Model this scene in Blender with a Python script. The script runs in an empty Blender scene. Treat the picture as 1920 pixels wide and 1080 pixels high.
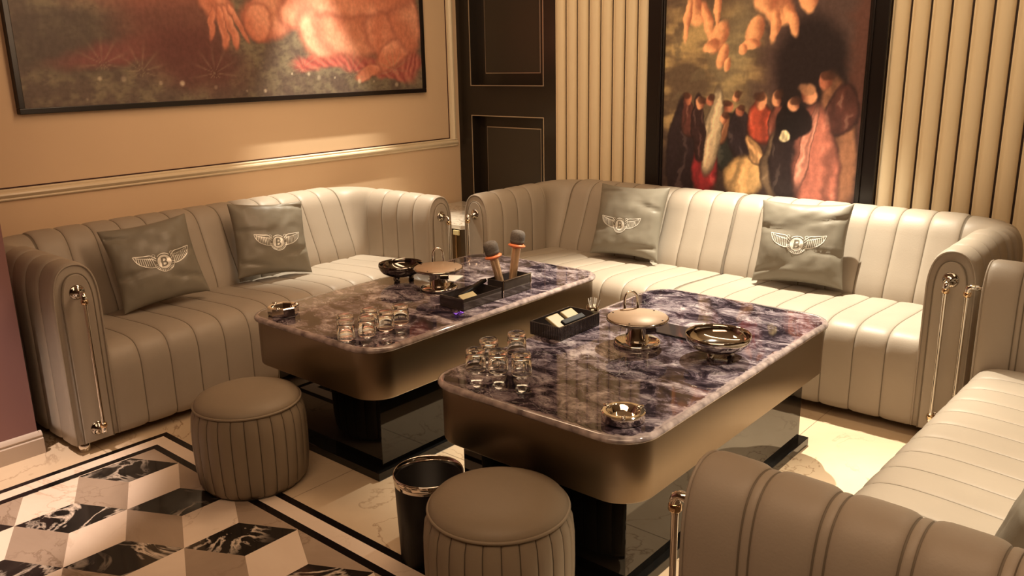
import bpy, bmesh, math, random
from mathutils import Vector, Matrix, noise
random.seed(7)
PI = math.pi
scn = bpy.context.scene
COL = scn.collection

# ------------------------------------------------------------------ helpers
def lin(c):
    return tuple((x/255/12.92) if x/255 <= .04045 else ((x/255+.055)/1.055)**2.4 for x in c) + (1,)

class MB:
    """collects pieces into one mesh"""
    def __init__(s): s.v = []; s.f = []; s.m = []
    def add(s, v, f, mi=0, M=None):
        o = len(s.v)
        for p in v:
            p = Vector(p)
            if M is not None: p = M @ p
            s.v.append(tuple(p))
        for q in f:
            s.f.append([i+o for i in q]); s.m.append(mi)
        return s
    def build(s, name, mats, parent=None, smooth=True, flip=False, auto=None):
        me = bpy.data.meshes.new(name)
        me.from_pydata(s.v, [], [q[::-1] for q in s.f] if flip else s.f)
        if not isinstance(mats, (list, tuple)): mats = [mats]
        for m in mats: me.materials.append(m)
        me.polygons.foreach_set('material_index', s.m)
        me.update()
        bm = bmesh.new(); bm.from_mesh(me)
        bmesh.ops.recalc_face_normals(bm, faces=bm.faces)
        if auto is not None:
            for e in bm.edges:
                if len(e.link_faces) == 2 and e.calc_face_angle(0) > auto: e.smooth = False
        for f in bm.faces: f.smooth = smooth
        bm.to_mesh(me); bm.free()
        o = bpy.data.objects.new(name, me); COL.objects.link(o)
        if parent: o.parent = parent
        return o

def tag(o, label=None, cat=None, group=None, kind=None):
    if label: o['label'] = label
    if cat: o['category'] = cat
    if group: o['group'] = group
    if kind: o['kind'] = kind
    return o

def thing(name, label, cat, loc=(0,0,0), rz=0, group=None):
    o = bpy.data.objects.new(name, None); COL.objects.link(o)
    o.empty_display_size = .1
    o.location = loc; o.rotation_euler = (0,0,rz)
    return tag(o, label, cat, group)

def dup(root, loc, rz=0, label=None, group=None):
    r = root.copy(); COL.objects.link(r); r.location = loc; r.rotation_euler = (0,0,rz)
    if label: r['label'] = label
    if group: r['group'] = group
    for ch in list(root.children):
        c = ch.copy(); COL.objects.link(c); c.parent = r
        for g in list(ch.children):
            d = g.copy(); COL.objects.link(d); d.parent = c
    return r

def box(x0,x1,y0,y1,z0,z1):
    v = [(x,y,z) for z in (z0,z1) for y in (y0,y1) for x in (x0,x1)]
    f = [(0,2,3,1),(4,5,7,6),(0,1,5,4),(2,6,7,3),(0,4,6,2),(1,3,7,5)]
    return v, f

def bbox(x0,x1,y0,y1,z0,z1,b=.004,seg=2):
    bm = bmesh.new()
    v,f = box(x0,x1,y0,y1,z0,z1)
    vs = [bm.verts.new(p) for p in v]
    for q in f: bm.faces.new([vs[i] for i in q])
    bmesh.ops.bevel(bm, geom=list(bm.edges), offset=b, segments=seg, profile=.5, affect='EDGES')
    bm.verts.index_update()
    r = [tuple(p.co) for p in bm.verts], [[p.index for p in q.verts] for q in bm.faces]
    bm.free(); return r

def lathe(prof, n=40, M=None):
    """prof: (r,z) list; r=0 gives poles"""
    v=[]; f=[]; rings=[]
    for r,z in prof:
        if r < 1e-6:
            rings.append([len(v)]); v.append((0,0,z))
        else:
            rings.append(list(range(len(v), len(v)+n)))
            for i in range(n):
                a=2*PI*i/n; v.append((r*math.cos(a), r*math.sin(a), z))
    for A,B in zip(rings, rings[1:]):
        for i in range(n):
            j=(i+1)%n
            a0=A[i%len(A)]; a1=A[j%len(A)]; b0=B[i%len(B)]; b1=B[j%len(B)]
            q=[]
            for k in (a0,a1,b1,b0):
                if k not in q: q.append(k)
            if len(q)>=3: f.append(q)
    if M is not None: v=[tuple(M@Vector(p)) for p in v]
    return v,f

def tube(pts, r, n=10, closed=False):
    pts=[Vector(p) for p in pts]; N=len(pts); v=[]; f=[]
    rad = r if isinstance(r,(list,tuple)) else [r]*N
    up=None
    for i,p in enumerate(pts):
        if closed: t=(pts[(i+1)%N]-pts[i-1])
        else: t=(pts[min(i+1,N-1)]-pts[max(i-1,0)])
        t.normalize()
        if up is None:
            up=Vector((0,0,1)) if abs(t.z)<.9 else Vector((1,0,0))
        up=(up-t*up.dot(t)); up.normalize()
        s=t.cross(up)
        for k in range(n):
            a=2*PI*k/n; v.append(tuple(p+(up*math.cos(a)+s*math.sin(a))*rad[i]))
    for i in range(N if closed else N-1):
        j=(i+1)%N
        for k in range(n):
            l=(k+1)%n; f.append((i*n+k,i*n+l,j*n+l,j*n+k))
    if not closed:
        f.append(tuple(range(n))); f.append(tuple(range((N-1)*n,N*n)))
    return v,f

def rrect(x0,x1,y0,y1,r,seg=10):
    out=[]
    for cx,cy,a0 in ((x1-r,y1-r,0),(x0+r,y1-r,90),(x0+r,y0+r,180),(x1-r,y0+r,270)):
        for k in range(seg+1):
            a=math.radians(a0+90*k/seg); out.append((cx+r*math.cos(a),cy+r*math.sin(a)))
    return out

def loft(rings, cap0=True, cap1=True):
    n=len(rings[0]); v=[]; f=[]
    for r in rings: v+=[tuple(p) for p in r]
    for i in range(len(rings)-1):
        for k in range(n):
            l=(k+1)%n; f.append((i*n+k,i*n+l,(i+1)*n+l,(i+1)*n+k))
    if cap0: f.append(tuple(range(n)))
    if cap1: f.append(tuple(range((len(rings)-1)*n,len(rings)*n)))
    return v,f

def catmull(P, k=3):
    out=[]; n=len(P)
    for i in range(n-1):
        p0=P[max(i-1,0)];p1=P[i];p2=P[i+1];p3=P[min(i+2,n-1)]
        for j in range(k):
            t=j/k
            out.append(tuple(.5*((2*b)+(c-a)*t+(2*a-5*b+4*c-d)*t*t+(3*b-a-3*c+d)*t**3) for a,b,c,d in zip(p0,p1,p2,p3)))
    out.append(tuple(P[-1])); return out

# ------------------------------------------------------------------ materials
def mat(name, color=(.5,.5,.5,1), rough=.5, metal=0., spec=.5, coat=0., trans=0., ior=1.45, emit=None, estr=0):
    m=bpy.data.materials.new(name); m.use_nodes=True
    b=m.node_tree.nodes['Principled BSDF']
    b.inputs['Base Color'].default_value=color; b.inputs['Roughness'].default_value=rough
    b.inputs['Metallic'].default_value=metal; b.inputs['Specular IOR Level'].default_value=spec
    b.inputs['Coat Weight'].default_value=coat; b.inputs['Coat Roughness'].default_value=.03
    b.inputs['Transmission Weight'].default_value=trans; b.inputs['IOR'].default_value=ior
    if emit: b.inputs['Emission Color'].default_value=emit; b.inputs['Emission Strength'].default_value=estr
    return m
def nd(m,t,**kw):
    n=m.node_tree.nodes.new(t)
    for k,v in kw.items():
        if k in n.inputs.keys(): n.inputs[k].default_value=v
        else: setattr(n,k,v)
    return n
def ln(m,a,b): m.node_tree.links.new(a,b)
def bsdf(m): return m.node_tree.nodes['Principled BSDF']
def coords(m,scale=(1,1,1)):
    tc=nd(m,'ShaderNodeTexCoord'); mp=nd(m,'ShaderNodeMapping'); mp.inputs['Scale'].default_value=scale
    ln(m,tc.outputs['Object'],mp.inputs['Vector']); return mp.outputs['Vector']
def bump(m,scale,strength,vec=None,detail=4,dist=.002):
    vec=vec or coords(m)
    n=nd(m,'ShaderNodeTexNoise',Scale=scale,Detail=detail); ln(m,vec,n.inputs['Vector'])
    b=nd(m,'ShaderNodeBump',Strength=strength,Distance=dist); ln(m,n.outputs['Fac'],b.inputs['Height'])
    ln(m,b.outputs['Normal'],bsdf(m).inputs['Normal']); return n
def ramp(m,fac,stops):
    r=nd(m,'ShaderNodeValToRGB'); e=r.color_ramp.elements
    while len(e)<len(stops): e.new(.5)
    for k,(p,c) in zip(e,stops): k.position=p; k.color=c
    ln(m,fac,r.inputs['Fac']); return r.outputs['Color']
def mix(m,a,b,fac):
    x=nd(m,'ShaderNodeMix'); x.data_type='RGBA'
    for s,val in ((x.inputs[0],fac),(x.inputs[6],a),(x.inputs[7],b)):
        if hasattr(val,'links') or hasattr(val,'is_linked'): ln(m,val,s)
        else: s.default_value=val
    return x.outputs[2]

def mottled(name,c1,c2,scale,rough,spec=.5,bscale=None,bstr=.1,stretch=(1,1,1),metal=0,coat=0):
    m=mat(name,c1,rough,metal,spec,coat)
    v=coords(m,stretch); n=nd(m,'ShaderNodeTexNoise',Scale=scale,Detail=5); ln(m,v,n.inputs['Vector'])
    ln(m,ramp(m,n.outputs['Fac'],[(.3,c1),(.7,c2)]),bsdf(m).inputs['Base Color'])
    if bscale: bump(m,bscale,bstr,v)
    return m

def marble(name,stops,vein,vein_w,scale,rough=.12,coat=0.,vfac=1.,vscale=3.,dist=1.2,spec=.5,nf=None):
    m=mat(name,stops[0][1],rough,0,spec,coat)
    v=coords(m)
    n=nd(m,'ShaderNodeTexNoise',Scale=scale,Detail=8,Roughness=.62,Distortion=dist); ln(m,v,n.inputs['Vector'])
    base=ramp(m,n.outputs['Fac'],stops)
    n2=nd(m,'ShaderNodeTexNoise',Scale=vscale,Detail=6,Roughness=.55,Distortion=1.5); ln(m,v,n2.inputs['Vector'])
    s=nd(m,'ShaderNodeMath',operation='SUBTRACT'); ln(m,n2.outputs['Fac'],s.inputs[0]); s.inputs[1].default_value=.5
    a=nd(m,'ShaderNodeMath',operation='ABSOLUTE'); ln(m,s.outputs[0],a.inputs[0])
    vf=ramp(m,a.outputs[0],[(0,(vfac,)*3+(1,)),(vein_w,(0,0,0,1))])
    n3=nd(m,'ShaderNodeTexNoise',Scale=vscale*.8,Detail=2); ln(m,v,n3.inputs['Vector'])
    gate=ramp(m,n3.outputs['Fac'],[(.42,(0,0,0,1)),(.58,(1,1,1,1))])
    mu=nd(m,'ShaderNodeMath',operation='MULTIPLY'); ln(m,vf,mu.inputs[0]); ln(m,gate,mu.inputs[1])
    ln(m,mix(m,base,vein,mu.outputs[0]),bsdf(m).inputs['Base Color'])
    return m

M={}
M['leather']=mottled('grey_beige_leather',(.33,.28,.225,1),(.37,.315,.255,1),3,.46,.35,160,.18)
M['seam']=mat('leather_seam',(.17,.14,.105,1),.5,0,.25)
M['stool_seam']=mat('stool_seam',(.09,.07,.05,1),.5,0,.25)
M['leather_dark']=mat('leather_piping',(.15,.13,.105,1),.45,0,.3)
M['stool']=mottled('stool_leather',(.235,.185,.13,1),(.26,.205,.145,1),3,.48,.3,140,.15)
M['pillow']=mottled('satin_pillow',(.185,.165,.13,1),(.21,.19,.15,1),4,.38,.4,260,.12)
M['silver']=mat('silver_print',(.80,.77,.70,1),.4,.25,.5)
M['chrome']=mat('chrome',(.80,.76,.70,1),.07,1)
M['smoke_chrome']=mat('smoked_chrome',(.42,.38,.33,1),.06,1)
M['grey_chrome']=mat('grey_chrome',(.56,.52,.47,1),.06,1)
M['dark_chrome']=mat('dark_chrome',(.17,.15,.135,1),.08,1)
M['brass']=mat('warm_brass',(.72,.52,.32,1),.13,1)
M['bronze']=mottled('brushed_bronze',(.215,.165,.118,1),(.255,.20,.142,1),2,.3,.5,60,.06,(1,1,.05),1)
def brushed():
    m=M['bronze']; b=bsdf(m); b.inputs['Anisotropic'].default_value=.85; b.inputs['Roughness'].default_value=.36
    tg=nd(m,'ShaderNodeTangent',direction_type='RADIAL',axis='Z'); ln(m,tg.outputs[0],b.inputs['Tangent'])
brushed()
M['black_mirror']=mat('black_mirror_glass',(.006,.006,.006,1),.03,0,.5,0,0,1.5)
M['black_gloss']=mat('black_gloss',(.007,.006,.006,1),.42,0,.25)
M['matte_black']=mat('matte_black',(.012,.010,.010,1),.6,0,.2)
M['acrylic']=mat('smoked_acrylic',(.045,.037,.036,1),.06,0,.8,.8)
M['glass']=mat('clear_glass',(1,1,1,1),.0,0,.5,0,1.,1.48)
M['copper']=mottled('copper_plate',(.35,.245,.165,1),(.38,.265,.18,1),3,.5,.3,None,0,(1,1,1),.15)
M['white']=mat('white_paper',(.75,.72,.66,1),.6)
M['cream']=mat('cream_packet',(.36,.29,.16,1),.22)
M['gold_plate']=mat('gold_plate',(.80,.68,.36,1),.28,.4)
M['mic_head']=bpy.data.materials.new('tmp') if False else mottled('mic_foam',(.10,.085,.075,1),(.16,.14,.125,1),180,.8,.2,400,.5)
M['orange']=mat('orange_ring',(.75,.22,.09,1),.4)
M['mic_body']=mat('rose_gold_body',(.80,.55,.34,1),.25,.6)
M['violet']=mat('violet_metallic',(.16,.06,.75,1),.25,.5)
M['wall']=mottled('tan_wallcovering',(.67,.485,.315,1),(.72,.525,.345,1),1.3,.62,.3,220,.06,(1,1,1))
M['mould']=mat('cream_moulding',(.74,.62,.44,1),.28,0,.5)
M['maroon']=mat('dark_maroon_line',(.05,.015,.012,1),.4)
M['flute']=mottled('cream_fluted_panel',(.76,.62,.42,1),(.80,.66,.45,1),2,.4,.4,None,0,(1,1,.2))
M['flute_gap']=mat('dark_brown_gap',(.03,.012,.006,1),.5)
M['lacquer']=mottled('dark_brown_lacquer',(.018,.013,.009,1),(.024,.017,.012,1),2,.22,.4)
M['lacquer_in']=mat('brown_panel_field',(.036,.028,.02,1),.35)
M['gold_trim']=mat('thin_gold_trim',(.58,.50,.40,1),.3,.8)
M['frame']=mat('black_brown_frame',(.012,.008,.007,1),.3)
M['mauve']=mat('mauve_wall',(.26,.135,.13,1),.55)
M['base']=mat('beige_baseboard',(.52,.42,.34,1),.35)
M['ceil']=mat('ceiling_paint',(.6,.5,.38,1),.8)
M['darkwall']=mottled('far_wall',(.16,.10,.065,1),(.22,.14,.09,1),.9,.6)
M['fl_white']=marble('white_marble',[(.3,(.74,.59,.47,1)),(.7,(.84,.70,.57,1))],(.46,.31,.20,1),.012,1.6,.14,0,.5,2)
M['fl_grey']=marble('taupe_marble',[(.3,(.33,.245,.18,1)),(.7,(.42,.32,.24,1))],(.17,.11,.07,1),.02,2.2,.14,0,.6,2.5)
M['fl_black']=marble('black_veined_marble',[(.3,(.010,.008,.007,1)),(.75,(.03,.024,.02,1))],(.70,.58,.47,1),.04,5,.1,0,1.,4.2,2.)
M['fl_strip']=mat('black_marble_strip',(.008,.006,.006,1),.15)
M['fl_beige']=marble('beige_marble',[(.3,(.56,.42,.28,1)),(.7,(.68,.53,.37,1))],(.24,.14,.075,1),.010,1.0,.16,0,.7,1.6)
M['grout']=mat('grout_line',(.22,.15,.09,1),.5)
M['table_edge']=mottled('pale_mauve_marble_edge',(.13,.10,.10,1),(.44,.36,.34,1),26,.08,.5,None,0,(1,1,1),0,.4)
M['st_marble']=marble('white_side_marble',[(.3,(.55,.48,.40,1)),(.7,(.72,.66,.57,1))],(.16,.12,.09,1),.03,4,.1,0,.8,5)

def purple_marble():
    m=mat('purple_black_marble',(.1,.08,.1,1),.04,0,.4,.2)
    b=bsdf(m); b.inputs['Coat Roughness'].default_value=.015
    v=coords(m,(.95,1.25,1))
    n=nd(m,'ShaderNodeTexNoise',Scale=8.5,Detail=10,Roughness=.72,Distortion=.8); ln(m,v,n.inputs['Vector'])
    base=ramp(m,n.outputs['Fac'],[(.38,(.008,.006,.009,1)),(.455,(.03,.021,.028,1)),(.50,(.10,.075,.092,1)),(.56,(.21,.17,.19,1)),(.66,(.50,.44,.45,1))])
    n2=nd(m,'ShaderNodeTexNoise',Scale=7,Detail=7,Roughness=.6,Distortion=1.4); ln(m,v,n2.inputs['Vector'])
    s=nd(m,'ShaderNodeMath',operation='SUBTRACT'); ln(m,n2.outputs['Fac'],s.inputs[0]); s.inputs[1].default_value=.5
    a=nd(m,'ShaderNodeMath',operation='ABSOLUTE'); ln(m,s.outputs[0],a.inputs[0])
    vf=ramp(m,a.outputs[0],[(0,(.75,.75,.75,1)),(.025,(0,0,0,1))])
    base=mix(m,base,(.02,.014,.022,1),vf)
    n4=nd(m,'ShaderNodeTexNoise',Scale=5.5,Detail=8,Roughness=.6,Distortion=2.2)
    mp=nd(m,'ShaderNodeMapping'); mp.inputs['Location'].default_value=(5,3,1); ln(m,v,mp.inputs['Vector']); ln(m,mp.outputs['Vector'],n4.inputs['Vector'])
    s4=nd(m,'ShaderNodeMath',operation='SUBTRACT'); ln(m,n4.outputs['Fac'],s4.inputs[0]); s4.inputs[1].default_value=.5
    a4=nd(m,'ShaderNodeMath',operation='ABSOLUTE'); ln(m,s4.outputs[0],a4.inputs[0])
    wf=ramp(m,a4.outputs[0],[(0,(.6,.6,.6,1)),(.012,(0,0,0,1))])
    n5=nd(m,'ShaderNodeTexNoise',Scale=2.2,Detail=3); ln(m,v,n5.inputs['Vector'])
    gt=ramp(m,n5.outputs['Fac'],[(.48,(0,0,0,1)),(.6,(1,1,1,1))])
    mu=nd(m,'ShaderNodeMath',operation='MULTIPLY'); ln(m,wf,mu.inputs[0]); ln(m,gt,mu.inputs[1])
    base=mix(m,base,(.55,.50,.50,1),mu.outputs[0])
    at=nd(m,'ShaderNodeAttribute',attribute_name='rim')
    n6=nd(m,'ShaderNodeTexNoise',Scale=30,Detail=5); ln(m,v,n6.inputs['Vector'])
    q=nd(m,'ShaderNodeMath',operation='MULTIPLY_ADD'); ln(m,n6.outputs['Fac'],q.inputs[0]); q.inputs[1].default_value=1.3; q.inputs[2].default_value=-.65
    q2=nd(m,'ShaderNodeMath',operation='ADD'); ln(m,q.outputs[0],q2.inputs[0]); ln(m,at.outputs['Fac'],q2.inputs[1])
    base=mix(m,base,(.30,.24,.235,1),ramp(m,q2.outputs[0],[(.62,(0,0,0,1)),(.75,(1,1,1,1))]))
    ln(m,base,b.inputs['Base Color']); return m
M['purple']=purple_marble()

def attr_mat(name,rough=.45):
    m=mat(name,(.5,.5,.5,1),rough,0,.4)
    a=nd(m,'ShaderNodeVertexColor',layer_name='paint')
    n=nd(m,'ShaderNodeTexNoise',Scale=45,Detail=5); ln(m,coords(m,(1,1,.8)),n.inputs['Vector'])
    k=ramp(m,n.outputs['Fac'],[(.3,(.86,.86,.86,1)),(.7,(1.12,1.12,1.12,1))])
    x=nd(m,'ShaderNodeMix'); x.data_type='RGBA'; x.blend_type='MULTIPLY'; x.inputs[0].default_value=1
    ln(m,a.outputs['Color'],x.inputs[6]); ln(m,k,x.inputs[7]); ln(m,x.outputs[2],bsdf(m).inputs['Base Color'])
    return m

# ------------------------------------------------------------------ room
XL=-4.485; YB=4.63; XR=2.6; YF=-2.4; ZC=2.85

def clip(poly,axis,val,keep_less):
    out=[]; n=len(poly)
    for i in range(n):
        a=poly[i]; b=poly[(i+1)%n]
        ia=(a[axis]<=val)==keep_less; ib=(b[axis]<=val)==keep_less
        if ia: out.append(a)
        if ia!=ib:
            t=(val-a[axis])/(b[axis]-a[axis]); out.append((a[0]+(b[0]-a[0])*t,a[1]+(b[1]-a[1])*t))
    return out
def build_floor():
    m=MB()
    mats=[M['fl_beige'],M['fl_white'],M['fl_grey'],M['fl_black'],M['fl_strip'],M['grout']]
    xi,yi=-3.28,1.48      # inner edge of the inlaid pattern
    def quad(x0,x1,y0,y1,mi,z=0.): m.add([(x0,y0,z),(x1,y0,z),(x1,y1,z),(x0,y1,z)],[(0,1,2,3)],mi)
    # borders : inner strip, pale gap, outer strip
    R=[(xi,yi),(xi-.032,yi+.030),(xi-.090,yi+.088),(xi-.120,yi+.118)]
    for (xa,ya),(xb,yb),mi in ((R[0],R[1],4),(R[1],R[2],1),(R[2],R[3],4)):
        m.add([(xb,YF,0),(xa,YF,0),(xa,ya,0),(xb,yb,0)],[(0,1,2,3)],mi)
        m.add([(xa,ya,0),(XR,ya,0),(XR,yb,0),(xb,yb,0)],[(0,1,2,3)],mi)
    xo,yo=R[3]
    # beige field in large tiles with grout
    g=.0025; T=.62
    quad(XL-.1,xo,YF,yo,5,-.0008); quad(XL-.1,XR,yo,YB+.1,5,-.0008)
    def tiles(x0,x1,y0,y1,ox,oy):
        x=ox
        while x<x1:
            y=oy
            while y<y1:
                a,b,c,d=max(x,x0),min(x+T-g,x1),max(y,y0),min(y+T-g,y1)
                if b>a and d>c: quad(a,b,c,d,0)
                y+=T
            x+=T
    tiles(XL-.1,xo,YF,yo,-5.0,-3.0); tiles(XL-.1,XR,yo,YB+.1,-4.95,yo)
    # tumbling-block rhombi
    a=Vector((.2005,-.1025)); b=Vector((.2005,.1025)); c=Vector((0,.205)); O=Vector((-3.075,.862))
    t1=a+b; t2=b+c
    for i in range(-14,32):
        for j in range(-14,8):
            K=O+t1*i+t2*j
            for e1,e2,base,mi in ((b,c,K,3),(a,b,K,2),(c,a,K,1)):
                if mi==3: P=[K,K+b,K+b+c,K+c]
                elif mi==2: P=[K,K+a,K+a+b,K+b]
                else: P=[K-a,K,K+c,K+c-a]
                P=[(p.x,p.y) for p in P]
                P=clip(P,0,xi,False); 
                if len(P)>2: P=clip(P,1,yi,True)
                if len(P)>2: P=clip(P,1,YF,False)
                if len(P)>2: P=clip(P,0,XR,True)
                if len(P)>2: m.add([(x,y,0) for x,y in P],[tuple(range(len(P)))],mi)
    v,f=box(XL-.1,XR,YF,YB+.1,-.06,-.001); m.add(v,f,5)
    o=m.build('floor',mats,None,False)
    tag(o,kind='structure')
build_floor()

def struct(name,pieces,mats,smooth=False,auto=None):
    m=MB()
    for p in pieces: m.add(p[0],p[1],p[2] if len(p)>2 else 0)
    o=m.build(name,mats,None,smooth,auto=auto); tag(o,kind='structure'); return o

struct('ceiling',[box(XL-.1,XR+.1,YF-.1,YB+.2,ZC,ZC+.05)],M['ceil'])
struct('wall_right',[box(XR,XR+.08,YF,YB+.1,0,ZC)],M['darkwall'])
struct('wall_front',[box(XL-.1,XR,YF-.08,YF,0,ZC)],M['darkwall'])
struct('wall_left',[box(XL-.08,XL,YF,YB+.1,0,ZC)],M['wall'])

# mouldings of the left wall : rail profile swept along y, stile along z
def mould_profile():
    return [(0,0),(.012,0),(.016,.006),(.012,.012),(.020,.018),(.026,.028),(.024,.036),(.014,.042),(.016,.050),(.010,.056),(0,.056)]
def sweep_y(prof,x,y0,y1,z0,flip=1):
    r=[[(x+d,y,z0+flip*h) for d,h in prof] for y in (y0,y1)]
    return loft(r)
P=mould_profile()
rail=sweep_y(P,XL,-1.0,YB-.04,.940)
struct('trim_1',[rail],M['mould'],True,.6)
stile=loft([[(XL+d,YB-.10+h,z) for d,h in P] for z in (.99,ZC)])
struct('trim_2',[stile],M['mould'],True,.6)
line=[box(XL,XL+.003,-1.0,YB-.108,.9965,1.003),box(XL,XL+.003,YB-.114,YB-.107,.9965,ZC)]
struct('trim_3',line,M['maroon'])
# projecting mauve wall end at the far left with its baseboard
struct('wall_pilaster',[box(XL,-3.63,YF,1.165,0,ZC)],M['mauve'])
bp=[(0,0),(.022,0),(.022,.066),(.014,.072),(.018,.080),(.012,.092),(.004,.097),(0,.097)]
struct('baseboard_left',[loft([[(-3.63+d,y,h) for d,h in bp] for y in (YF,1.178)]),
                         loft([[(x,1.165+d*.6,h) for d,h in bp] for x in (XL,-3.62)])],M['base'],True,.6)

# back wall : dark panelling (recessed), fluted cladding, painting bay
def back_wall():
    pcs=[]
    # panelling x from XL to -3.585, face at YB, two recesses
    rx0,rx1=-4.349,-3.680; d=.075
    def hole(z0,z1):
        pcs.append((*box(rx0,rx1,YB+d,YB+d+.02,z0,z1),0))
    za0,za1=.25,1.160; zb0,zb1=1.380,2.55
    pcs.append((*box(XL-.08,rx0,YB,YB+.1,0,ZC),0)); pcs.append((*box(rx1,-3.575,YB,YB+.1,0,ZC),0))
    for z0,z1 in ((0,za0),(za1,zb0),(zb1,ZC)): pcs.append((*box(rx0,rx1,YB,YB+.1,z0,z1),0))
    for z0,z1 in ((za0,za1),(zb0,zb1)):
        hole(z0,z1)
        pcs.append((*box(rx0+.085,rx1-.085,YB+d-.008,YB+d,z0+.085,z1-.085),1))
    pcs.append((*box(-3.575,XR,YB+.002,YB+.1,0,ZC),2))
    struct('wall_back',pcs,[M['lacquer'],M['lacquer_in'],M['flute_gap']])
    g=.004; tr=[]
    def rect(x0,x1,z0,z1,y,t):
        for q in (box(x0-t,x1+t,y-g,y,z0-t,z0),box(x0-t,x1+t,y-g,y,z1,z1+t),box(x0-t,x0,y-g,y,z0,z1),box(x1,x1+t,y-g,y,z0,z1)): tr.append(q)
    for z0,z1 in ((za0,za1),(zb0,zb1)):
        rect(rx0,rx1,z0,z1,YB,.006); rect(rx0+.085,rx1-.085,z0+.085,z1-.085,YB+d,.006)
    struct('trim_4',tr,M['gold_trim'])
back_wall()
def flutes(name,x0,x1,n):
    per=(x1-x0)/n; ring=[]
    m=MB()
    for i in range(n):
        a=x0+i*per+.0055; w=per-.011
        prof=[(a,YB+.003)]
        K=14
        for k in range(K+1):   # broad shallow half round with a small step on its left
            t=k/K
            if t<.14: y=YB-.004
            else:
                u=(t-.14)/.86; y=YB-.006-.022*math.sqrt(max(0,1-(2*u-1)**2))
            prof.append((a+w*t,y))
        prof.append((a+w,YB+.003))
        m.add(*loft([[(x,y,z) for x,y in prof] for z in (0,ZC)]))
    o=m.build(name,M['flute'],None,True,auto=.5); tag(o,kind='structure')
flutes('trim_5',-3.575,-2.842,8)
flutes('trim_6',-1.442,-1.442+.0925*30,30)

# ------------------------------------------------------------------ pictures
def hsh(x,y,s=1.,z=0.): return noise.noise((x*s,y*s,z))
def fbm(x,y,s,z=0.,o=4):
    return noise.fractal((x*s,y*s,z),.9,2.,o)
def sm(a,b,x):
    t=min(1,max(0,(x-a)/(b-a))); return t*t*(3-2*t)
def paint_canvas(name,w,h,nx,ny,fn,mt,parent,place,gain=(1.32,1.45,1.62),ys=None):
    ys=ys or [h*j/ny for j in range(ny+1)]; ny=len(ys)-1
    m=MB(); v=[place(w*i/nx,ys[j]) for j in range(ny+1) for i in range(nx+1)]
    f=[(j*(nx+1)+i,j*(nx+1)+i+1,(j+1)*(nx+1)+i+1,(j+1)*(nx+1)+i) for j in range(ny) for i in range(nx)]
    m.add(v,f); o=m.build(name,mt,parent,True)
    ca=o.data.color_attributes.new('paint','FLOAT_COLOR','POINT')
    buf=[]
    for j in range(ny+1):
        for i in range(nx+1):
            c=lin(tuple(min(255,max(0,x)) for x in fn(w*i/nx,ys[j]))); buf+=[c[0]*gain[0]+.012,c[1]*gain[1]+.012,c[2]*gain[2]+.012,1]
    ca.data.foreach_set('color',buf)
    return o
def blend(a,b,t): return tuple(x+(y-x)*t for x,y in zip(a,b))
def ell(x,y,cx,cy,rx,ry,ang=0,soft=.25):
    dx,dy=x-cx,y-cy; q=max(rx,ry)*(1+soft)
    if dx>q or dx<-q or dy>q or dy<-q: return 0.,9.,0.,0.
    c,s=math.cos(ang),math.sin(ang)
    u=(dx*c+dy*s)/rx; v=(-dx*s+dy*c)/ry
    d=math.sqrt(u*u+v*v); return 1-sm(1-soft,1+soft,d), d, u, v

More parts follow.
